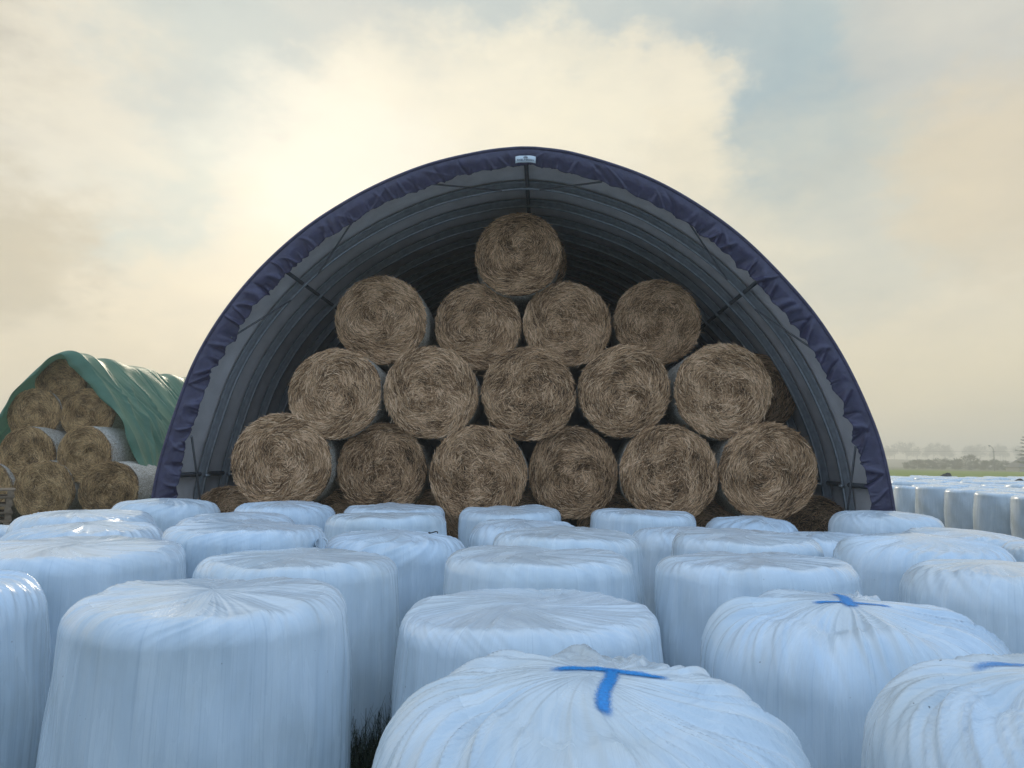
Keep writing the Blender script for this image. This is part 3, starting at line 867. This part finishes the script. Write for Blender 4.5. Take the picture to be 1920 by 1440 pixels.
# ------------------------------------------------------------------ pallets at the left border
WOOD = simple('grey_pallet_wood', (.27, .19, .12), .8, 0, .35, 14, .4, .004)
def pallet():
    r = empty('pallet')
    mb = MB()
    for k in range(7): mb.box((0, -.35 + k * .1167, .133), (1.2, .085, .022))
    for sx in (-.53, 0, .53): mb.box((sx, 0, .111), (.1, .78, .021))
    obj('top_deck', mb.mesh('top_deck'), WOOD, r)
    mb = MB()
    for sy in (-.35, 0, .35): mb.box((0, sy, .011), (1.2, .1, .022))
    obj('bottom_deck', mb.mesh('bottom_deck'), WOOD, r)
    mb = MB(); mb.box((0, 0, 0), (.1, .1, .078)); bk = mb.mesh('block')
    for sx in (-.53, 0, .53):
        for sy in (-.34, 0, .34):
            b = obj('block', bk, WOOD, r); b.location = (sx, sy, .0612)
    return r
pp = at(12, 940, 13.2)
words = ['lowest', 'second lowest', 'third lowest', 'fourth lowest', 'fifth from the ground', 'third from the top', 'second from the top', 'topmost']
p0 = None
for k in range(8):
    loc = (pp[0] - .80 + rnd.uniform(-.015, .015), 13.5 + rnd.uniform(-.015, .015), k * .1445)
    r = pallet() if k == 0 else dup(p0, loc)
    p0 = p0 or r
    r.location = loc; r.rotation_euler = (0, 0, .61 + rnd.uniform(-.03, .03))
    tag(r, 'grey wooden pallet, %s in the stack at the left border' % words[k], 'pallet', 'stacked wooden pallets')

# ------------------------------------------------------------------ bales of the far block on the right
FARM = [bale_mesh('wrapped_bale', .66, 1.2, 'drum', 900 + k, 72, .8) for k in range(4)]
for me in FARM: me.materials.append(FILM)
x0 = 12.2 + .66; first = {0: 'nearest', }
names_first = ['first white bale of the far block, cut by the right border', 'second white bale along the far block edge, counted from the right border',
               'third white bale along the far block edge, counted from the right border', 'fourth white bale along the far block edge, counted from the right border',
               'white bale of the far block edge right beside the tent foot']
G_FAR = 'white wrapped bales of the far block right of the tent'
far_xyz = []
cnt = 0
for j in range(17):
    for i in range(26):
        Y = 17.6 + 1.375 * j; X = x0 + 1.36 * i
        jx, jy = rnd.uniform(-.05, .05), rnd.uniform(-.04, .04)
        if (X - .66) / (Y + .3) > .725 - .0005 * j: continue
        if (X + .66) / (Y) < .515: continue
        if i > 1 and (i + j) % 1 and False: continue
        if cnt >= 240: continue
        H = rnd.uniform(.92, 1.06)
        o = obj('wrapped_bale', FARM[rnd.randrange(4)], None)
        o.location = (X + jx, Y + jy, 0); o.rotation_euler = (rnd.uniform(-.03, .03), rnd.uniform(-.03, .03), rnd.uniform(0, 6.28)); o.scale = (rnd.uniform(.96, 1.02), rnd.uniform(.96, 1.02), H)
        far_xyz.append((X + jx, Y + jy, 1.215 * H))
        if i == 0 and j < 5: lab = names_first[j]
        else: lab = 'pale wrapped bale in the crowded rows of the far block behind its front edge'
        tag(o, lab, 'bale', G_FAR); cnt += 1
print('far bales', cnt)
# two dark clods lying on those tops
CLOD = simple('dark_clod', (.035, .035, .028), .9, 0, .4, 9, .6, .02)
def clod(px, lab, w, seed):
    rng = np.random.default_rng(seed)
    b = min(far_xyz, key=lambda q: abs(q[0] / q[1] - (ray(*px)[0] / ray(*px)[1])) * 40 + abs(q[1] - (px[1] < 892 and 39 or 29)) * .05)
    nr, nt = 10, 16; ph = np.linspace(0, pi * .5, nr); tt = np.linspace(0, 2 * pi, nt, endpoint=False)
    r = w * (1 + .22 * np.sin(2 * tt + 1)[None, :] + rng.normal(0, .07, (nr, nt)))
    V = np.stack([r * np.cos(ph)[:, None] * np.cos(tt), r * np.cos(ph)[:, None] * np.sin(tt), .55 * r * np.sin(ph)[:, None]], -1).reshape(-1, 3)
    V[:, 2] *= (1 + .5 * V[:, 0] / w)
    o = obj('clod', mesh_np('clod', V, [grid_faces(nr, nt, True), np.array([[k for k in range(nt)][::-1]])], False), CLOD); o.location = (b[0], b[1], b[2] - .01)
    tag(o, lab, 'clod')
clod((1775, 888), 'dark wedge-shaped clod lying on the farthest white bales', .27, 1)
clod((1905, 899), 'small dark lump on the white bale tops at the right border', .17, 2)

# ------------------------------------------------------------------ ground, field, hill
def sheet(name, xs, ys, zf, mat):
    Xg, Yg = np.meshgrid(xs, ys); V = np.stack([Xg, Yg, zf(Xg, Yg)], -1).reshape(-1, 3)
    o = obj(name, mesh_np(name, V, grid_faces(len(ys), len(xs)), True), mat); o['kind'] = 'structure'; return o
def ground_mat(name, stops, scale, bstr=.4):
    m, nt, b, out = newmat(name)
    tc = node(nt, 'ShaderNodeTexCoord').outputs['Object']
    n = noise(nt, tc, scale, 6, .65).outputs[0]; n2 = noise(nt, tc, scale * 14, 3, .6).outputs[0]
    v = math_(nt, 'ADD', math_(nt, 'MULTIPLY', n, .65), math_(nt, 'MULTIPLY', n2, .35))
    link(nt, ramp(nt, v, stops), b.inputs['Base Color']); b.inputs['Roughness'].default_value = .95
    b.inputs['Specular IOR Level'].default_value = .1
    link(nt, bump(nt, n2, bstr, .03), b.inputs['Normal'])
    return m
sheet('ground', np.concatenate([[-2500, -800, -200, -60], np.linspace(-30, 60, 40), [200, 800, 2500]]), np.concatenate([[-400, -60], np.linspace(-10, 58, 40), [300, 900, 2600]]), lambda X, Y: 0 * X,
      ground_mat('trodden_grass', [(.35, (.028, .030, .014)), (.55, (.045, .055, .022)), (.7, (.075, .075, .035))], .6))
sheet('field', np.linspace(10, 260, 40), np.linspace(44, 175, 30), lambda X, Y: .012 + .25 * np.clip((Y - 44) / 40, 0, 1), ground_mat('young_green_crop', [(.35, (.15, .195, .022)), (.65, (.21, .25, .04))], .12))
sheet('meadow', np.linspace(-400, 700, 40), np.linspace(176, 340, 20), lambda X, Y: .02 + .1 * np.sin(X * .02), ground_mat('dry_meadow', [(.35, (.11, .11, .045)), (.65, (.17, .16, .075))], .05))
def hillz(X, Y):
    t = np.clip((Y - 330) / 320, 0, 1.0); return -.2 + 5.6 * t * t * (3 - 2 * t) + .35 * np.sin(X * .011) * t + np.clip(Y - 660, 0, 999) * -.004
sheet('hill', np.linspace(-900, 1300, 60), np.linspace(325, 1150, 50), hillz, ground_mat('ploughed_hill', [(.35, (.10, .085, .06)), (.65, (.15, .13, .09))], .02))

# grass blades between the bales (one stuff object)
def grass():
    V = []; F = []
    def blades(n, x0, x1, y0, y1, h0, h1):
        for _ in range(n):
            x, y = rnd.uniform(x0, x1), rnd.uniform(y0, y1)
            h = rnd.uniform(h0, h1); a = rnd.uniform(0, 6.28); b = rnd.uniform(.1, .6) * h; w = rnd.uniform(.003, .006)
            ca, sa = cos(a), sin(a); k = len(V)
            for t in (0, .5, 1):
                ww = w * (1 - t * .85); px = x + ca * b * t * t; py = y + sa * b * t * t; pz = h * t * (1 - .15 * t)
                V.append((px - sa * ww, py + ca * ww, pz)); V.append((px + sa * ww, py - ca * ww, pz))
            F.append((k, k + 1, k + 3, k + 2)); F.append((k + 2, k + 3, k + 5, k + 4))
    blades(2600, -.85, .05, 1.7, 4.2, .08, .34)
    blades(2200, -.92, -.38, 3.45, 4.2, .25, .66)
    blades(2500, -3.5, 4.5, 2.0, 9.5, .05, .22)
    blades(2500, 10.5, 13.0, 14.5, 22, .05, .20)
    o = obj('grass', mesh_np('grass', V, np.array(F), True), simple('dark_grass', (.020, .030, .010), .7, 0, .4, 3)); o['kind'] = 'stuff'
grass()

# ------------------------------------------------------------------ trees, shrubs, house, pole
BARK = simple('bark', (.09, .075, .06), .9, 0, .25, 6)
TWIG = simple('twigs', (.050, .044, .028), .9, 0, .3, 3)
NEED = simple('conifer_needles', (.028, .048, .024), .8, 0, .35, 3)
def woody(name, H, W, seed, ntw, trunk_h, tw_w, tl, lumps):
    rng = np.random.default_rng(seed); root = empty(name)
    mb = MB(); mb.tube([(0, 0, -.2), (.05 * W * .1, 0, H * .3), (0, .02, H * .62)], [.028 * H * .55, .02 * H * .5, .008 * H], 7)
    ends = []
    for k in range(9):
        a = rng.uniform(0, 6.28); z0 = H * rng.uniform(.15 + trunk_h * .3, .5); r = W * .5 * rng.uniform(.5, .9); z1 = min(H * .95, z0 + H * rng.uniform(.2, .45))
        mb.tube([(0, 0, z0), (r * .45 * cos(a), r * .45 * sin(a), (z0 + z1) / 2), (r * cos(a), r * sin(a), z1)], [.010 * H, .007 * H, .003 * H], 5)
    obj('trunk', mb.mesh('trunk', True), BARK, root)
    cs = [(rng.uniform(-.36, .36) * W, rng.uniform(-.36, .36) * W, H * rng.uniform(trunk_h + .12, .86), rng.uniform(.13, .26)) for _ in range(lumps)]
    V = []; F = []
    for _ in range(ntw):
        c = cs[rng.integers(lumps)]; d = rng.normal(0, 1, 3); d /= np.linalg.norm(d); rr = rng.random() ** .5
        p = np.array([c[0] + d[0] * W * c[3] * rr, c[1] + d[1] * W * c[3] * rr, c[2] + d[2] * H * c[3] * .75 * rr])
        if p[2] > H or p[2] < H * .05: continue
        t = d * .6 + rng.normal(0, .5, 3) + np.array([0, 0, .35]); t /= np.linalg.norm(t); n = np.cross(t, rng.normal(0, 1, 3)); n /= np.linalg.norm(n)
        L = tl * rng.uniform(.5, 1.3); w = tw_w * rng.uniform(.5, 1.2); k = len(V)
        V += [p - n * w, p + n * w, p + t * L + n * w * .3, p + t * L - n * w * .3]; F.append((k, k + 1, k + 2, k + 3))
    obj('crown', mesh_np('crown', np.array(V), np.array(F), False), TWIG, root)
    return root
TP = [woody('bare_tree', 12.5, 9.5, 40 + k, 900, .18, .16, 1.1, 12) for k in range(4)]
ut = [False] * 4
xs = 318
i = 0
while xs < 486:
    k = i % 4; r = TP[k] if not ut[k] else dup(TP[k], (0, 0, 0)); ut[k] = True
    Y = 655 + rnd.uniform(-8, 12); s = rnd.uniform(1.0, 1.32)
    r.location = (xs, Y, float(hillz(np.array(xs), np.array(Y))) - .1); r.rotation_euler = (0, 0, rnd.uniform(0, 6.28)); r.scale = (s * 1.05, s * 1.05, s)
    tag(r, 'hazy bare tree of the far line along the top of the hill', 'tree', 'trees along the hazy hilltop')
    xs += rnd.choice([5.5, 6.5, 7.5, 10.5]); i += 1
SP = [woody('bare_shrub', 3.4, 4.6, 60 + k, 1500, .02, .05, .55, 9) for k in range(3)]
us = [False] * 3
shr = [(1708, 3.0, 'pale bare shrub at the tent end of the hedge'), (1722, 3.0, 'bare shrub second from the tent in the hazy hedge'), (1736, 3.2, 'bare shrub third from the tent in the hazy hedge'), (1750, 3.2, 'dense bare shrub in the middle of the left hedge half'),
       (1768, 3.5, 'rounded bare shrub beside the gap in the hedge'), (1792, 3.0, 'low pale shrub just past the gap in the hedge'), (1810, 4.9, 'tallest pointed bare shrub in the hedge'), (1822, 2.8, 'low shrub against the tall pointed one'),
       (1840, 3.4, 'round dark shrub between the tall shrub and the street lamp pole'), (1853, 3.6, 'round shrub touching the street lamp pole'), (1873, 3.2, 'shrub between the street lamp pole and the house roof'), (1886, 2.8, 'shrub in front of the house roof edge')]
for i, (px, h, lab) in enumerate(shr):
    k = i % 3; r = SP[k] if not us[k] else dup(SP[k], (0, 0, 0)); us[k] = True
    p = at(px, 880, 236 + rnd.uniform(-4, 6)); r.location = (p[0], p[1], -.05); r.rotation_euler = (0, 0, rnd.uniform(0, 6.28)); s = h / 3.2; r.scale = (s, s, s)
    tag(r, lab, 'shrub', 'bare shrubs beyond the field')
# conifer at the right border
def conifer():
    rng = np.random.default_rng(8); root = empty('conifer'); H = 13.0
    mb = MB(); mb.tube([(0, 0, -.2), (0, 0, 6), (0, 0, H)], [.26, .17, .03], 8); obj('trunk', mb.mesh('trunk', True), BARK, root)
    V = []; F = []
    for z in np.arange(2.6, H - .3, .95):
        rad = 4.2 * (1 - z / H) ** .75 + .2
        for b in range(8):
            a = rng.uniform(0, 6.28); L = rad * rng.uniform(.75, 1.1); zz = z + rng.uniform(-.2, .2)
            for q in range(46):
                t = rng.uniform(.12, 1); pz = zz - .10 * L * t + .16 * L * t * t
                sp = .30 * L * (1 - t * .55)
                c = np.array([cos(a) * L * t, sin(a) * L * t, pz]) + np.array([-sin(a), cos(a), 0]) * rng.uniform(-sp, sp) * .7 + np.array([0, 0, rng.uniform(-.12, .05)])
                d = np.array([cos(a), sin(a), rng.uniform(-.5, .2)]) + rng.normal(0, .35, 3); d /= np.linalg.norm(d); n = np.cross(d, rng.normal(0, 1, 3)); n /= np.linalg.norm(n)
                w = .055; Lq = rng.uniform(.22, .45); k = len(V)
                V += [c - n * w, c + n * w, c + d * Lq + n * w * .3, c + d * Lq - n * w * .3]; F.append((k, k + 1, k + 2, k + 3))
    obj('crown', mesh_np('crown', np.array(V), np.array(F), False), NEED, root)
    p = at(1936, 880, 185); root.location = (p[0], p[1], 0)
    tag(root, 'dark conifer with layered boughs at the right border above the roof', 'tree')
conifer()
# low house
def house():
    p = at(1944, 880, 205); root = empty('house', (p[0], p[1], 0), radians(-12)); w, l, e, h = 13.0, 9.0, 1.4, 4.3
    mb = MB(); mb.box((0, 0, e / 2), (w - .8, l - .8, e)); obj('wall', mb.mesh('wall'), simple('grey_render', (.24, .23, .21), .85, 0, .15, 2), root)
    V = [(-w / 2, -l / 2, e - .1), (w / 2, -l / 2, e - .1), (w / 2, l / 2, e - .1), (-w / 2, l / 2, e - .1), (-w / 2 + 3.0, 0, h), (w / 2 - 3.0, 0, h)]
    mb = MB(); mb.add(V, [(0, 1, 5, 4), (2, 3, 4, 5), (3, 0, 4), (1, 2, 5), (0, 3, 2, 1)])
    m = simple('dark_roof_tiles', (.085, .080, .080), .8, 0, .25, 3)
    rf = obj('roof', mb.mesh('roof'), m, root)
    mb = MB(); mb.box((1.5, .8, h + .15), (.6, .6, 1.0)); obj('chimney', mb.mesh('chimney'), simple('chimney_brick', (.2, .12, .09), .9), rf)
    tag(root, 'low house with dark hipped roof at the right border beyond the shrubs', 'house')
house()
def lamp():
    p = at(1865, 880, 214); root = empty('street_lamp', (p[0], p[1], 0)); top = 5.9
    c = simple('weathered_pole', (.12, .105, .09), .8)
    mb = MB(); mb.tube([(0, 0, -.2), (0, 0, 3), (0, 0, top)], [.16, .13, .11], 8); obj('pole', mb.mesh('pole', True), c, root)
    mb = MB(); mb.tube([(0, 0, top - .1), (-.15, 0, top + .7), (-.6, 0, top + 1.25), (-1.0, 0, top + 1.5)], .06, 6); obj('lamp_arm', mb.mesh('lamp_arm', True), c, root)
    mb = MB(); mb.tube([(-.85, 0, top + 1.5), (-1.1, 0, top + 1.5), (-1.5, 0, top + 1.62)], [.10, .19, .12], 8); obj('lamp_head', mb.mesh('lamp_head', True), simple('lamp_housing', (.16, .16, .16), .5), root)
    mb = MB(); mb.box((0, 0, top - .15), (.9, .1, .1)); obj('crossarm', mb.mesh('crossarm'), c, root)
    tag(root, 'slender street lamp pole with curved arm standing beyond the green field', 'street lamp')
    mb = MB()
    for dz in (0,):
        for x0_, x1_ in ((-110, 0), (0, 60)):
            t = np.linspace(0, 1, 16); xx = p[0] + x0_ + (x1_ - x0_) * t
            mb.tube(np.stack([xx, np.full(16, p[1] + .12), top - .05 - 1.0 * 4 * t * (1 - t) * (.55 if x0_ < -50 else .3)], -1), .022, 5)
    o = obj('power_line', mb.mesh('power_line', True), simple('cable', (.06, .06, .06), .7)); tag(o, 'thin overhead cable running past the street lamp pole', 'cable')
lamp()

# ------------------------------------------------------------------ haze
mb = MB(); mb.box((0, 420, 14), (2300, 1560, 34)); hz = obj('haze', mb.mesh('haze')); hz['kind'] = 'stuff'
m = bpy.data.materials.new('haze_air'); m.use_nodes = True; nt = m.node_tree; nt.nodes.clear()
out = nt.nodes.new('ShaderNodeOutputMaterial'); pv = nt.nodes.new('ShaderNodeVolumePrincipled')
pv.inputs['Color'].default_value = (.98, .93, .83, 1); pv.inputs['Density'].default_value = .0023; pv.inputs['Anisotropy'].default_value = .35
nt.links.new(pv.outputs[0], out.inputs['Volume']); hz.data.materials.append(m)

# ------------------------------------------------------------------ light
SUN_AZ = radians(-15.5); SUN_EL = radians(18.5)
sd = np.array([sin(SUN_AZ) * cos(SUN_EL), cos(SUN_AZ) * cos(SUN_EL), sin(SUN_EL)])
L = bpy.data.lights.new('sun', 'SUN'); L.energy = 1.4; L.angle = radians(10); L.color = (1, .86, .66)
so = bpy.data.objects.new('sun', L); COL.objects.link(so)
so.rotation_euler = Vector(sd).to_track_quat('Z', 'Y').to_euler()

w = bpy.data.worlds.new("World"); sc.world = w; w.use_nodes = True
nt = w.node_tree; nt.nodes.clear()
out = nt.nodes.new('ShaderNodeOutputWorld')
sky = nt.nodes.new('ShaderNodeTexSky'); sky.sky_type = 'NISHITA'; sky.sun_disc = False
sky.sun_elevation = SUN_EL; sky.sun_rotation = SUN_AZ; sky.air_density = 1.0; sky.dust_density = 1.5; sky.ozone_density = 2.0
bg = nt.nodes.new('ShaderNodeBackground'); bg.inputs[1].default_value = .12
link(nt, sky.outputs[0], bg.inputs[0])
D0 = node(nt, 'ShaderNodeTexCoord').outputs['Generated']
def vmath(op, a, b=None):
    n = node(nt, 'ShaderNodeVectorMath', operation=op)
    for k, v in enumerate((a, b)):
        if v is None: continue
        if isinstance(v, (tuple, list, np.ndarray)): n.inputs[k].default_value = tuple(float(q) for q in v)
        else: link(nt, v, n.inputs[k])
    return n.outputs['Value'] if op == 'DOT_PRODUCT' else n.outputs[0]
# cloud-shaped distortion of the direction
nz = noise(nt, mapping(nt, D0, (1, 1, 1.7)), 3.2, 7, .58)
off = vmath('MULTIPLY', vmath('SUBTRACT', nz.outputs['Color'], (.5, .5, .5)), (.36, .36, .30))
nz2 = noise(nt, mapping(nt, D0, (1, 1, 1.6), (5, 2, 1)), 11, 6, .6)
off2 = vmath('MULTIPLY', vmath('SUBTRACT', nz2.outputs['Color'], (.5, .5, .5)), (.15, .15, .13))
DD = vmath('NORMALIZE', vmath('ADD', vmath('ADD', D0, off), off2))
sepz = node(nt, 'ShaderNodeSeparateXYZ'); link(nt, D0, sepz.inputs[0])
def blob(px, py, rin, rout, src=DD):
    d = ray(px, py); d = d / np.linalg.norm(d)
    return maprange(nt, vmath('DOT_PRODUCT', src, d), cos(radians(rout)), cos(radians(rin)))
LIN = lambda c: tuple(((v / 255 + .055) / 1.055) ** 2.4 for v in c)
elev = maprange(nt, sepz.outputs[2], 0.0, 1.0, smooth=False)
front = ramp(nt, elev, [(0, LIN((227, 212, 182))), (.11, LIN((234, 221, 192))), (.31, LIN((236, 230, 213))), (.5, LIN((217, 216, 206))), (.62, LIN((208, 213, 210))), (.8, (.98, 1.03, 1.08))])
c = front
for (px, py, ri, ro, col, k) in [
    (1480, 180, 1, 12, (172, 191, 196), .95), (1250, 40, 0, 9, (190, 202, 202), .85), (1600, 380, 0, 10, (212, 212, 198), .7),
    (930, 40, 0, 12, (199, 208, 205), .85), (340, 320, 0, 8, (206, 217, 209), .9), (430, 100, 0, 9, (211, 218, 211), .8),
    (40, 420, 0, 7, (205, 194, 168), .8), (60, 20, 0, 9, (204, 196, 178), .8), (1760, 50, 1, 7, (206, 206, 198), .7), (1890, 330, 0, 9, (226, 212, 184), .8),
    (180, 190, 0, 8, (243, 236, 216), .85), (390, 30, 0, 9, (207, 214, 208), .8), (640, 40, 0, 7, (214, 217, 209), .6),
    (1200, 200, 3, 8.5, (249, 240, 216), .95), (1000, 230, 3, 9, (250, 242, 218), .9), (760, 260, 3, 11, (253, 245, 222), .9),
    (630, 385, 2, 12, (254, 249, 231), .9), (1300, 430, 0, 10, (238, 228, 200), .5), (430, 560, 0, 9, (250, 236, 206), .7), (1320, 95, 0, 1.6, (232, 226, 206), .6)]:
    c = mixc(nt, math_(nt, 'MULTIPLY', blob(px, py, ri, ro), k), c, LIN(col))
# fine cloud texture
n2 = noise(nt, mapping(nt, D0, (1, 1, 2.0), (3, 1, 2)), 6.5, 7, .6).outputs[0]
c = mixc(nt, .8, c, ramp(nt, n2, [(.3, (.89, .905, .925)), (.5, (.985, .985, .98)), (.72, (1.07, 1.055, 1.02))]), 'MULTIPLY')
# glow about the veiled sun
g = math_(nt, 'POWER', math_(nt, 'MAXIMUM', vmath('DOT_PRODUCT', D0, sd), 0.0), 70)
c = mixc(nt, math_(nt, 'MULTIPLY', g, .4), c, (1.25, 1.16, .95))
# open sky behind the viewer
BACK = (.64, .92, 1.33)
az = vmath('DOT_PRODUCT', D0, (sin(SUN_AZ) * .9, cos(SUN_AZ) * .9, -.35))
fb = maprange(nt, az, -.25, .28)
nb = noise(nt, mapping(nt, D0, (1, 1, 2)), 2.6, 6, .55).outputs[0]
backc = mixc(nt, maprange(nt, nb, .5, .68, 0, .6), BACK, (1.25, 1.3, 1.35))
c = mixc(nt, fb, backc, c)
bg2 = nt.nodes.new('ShaderNodeBackground'); link(nt, c, bg2.inputs[0]); bg2.inputs[1].default_value = 1.0
mx = nt.nodes.new('ShaderNodeMixShader'); cov = maprange(nt, fb, 0, 1, .80, .97)
link(nt, cov, mx.inputs[0]); link(nt, bg.outputs[0], mx.inputs[1]); link(nt, bg2.outputs[0], mx.inputs[2]); link(nt, mx.outputs[0], out.inputs[0])

# ------------------------------------------------------------------ render settings
sc.view_settings.view_transform = 'Standard'; sc.view_settings.look = 'None'; sc.view_settings.exposure = 0; sc.view_settings.gamma = 1
sc.cycles.max_bounces = 6; sc.cycles.diffuse_bounces = 3; sc.cycles.volume_bounces = 1; sc.cycles.transparent_max_bounces = 8
sc.cycles.use_denoising = True
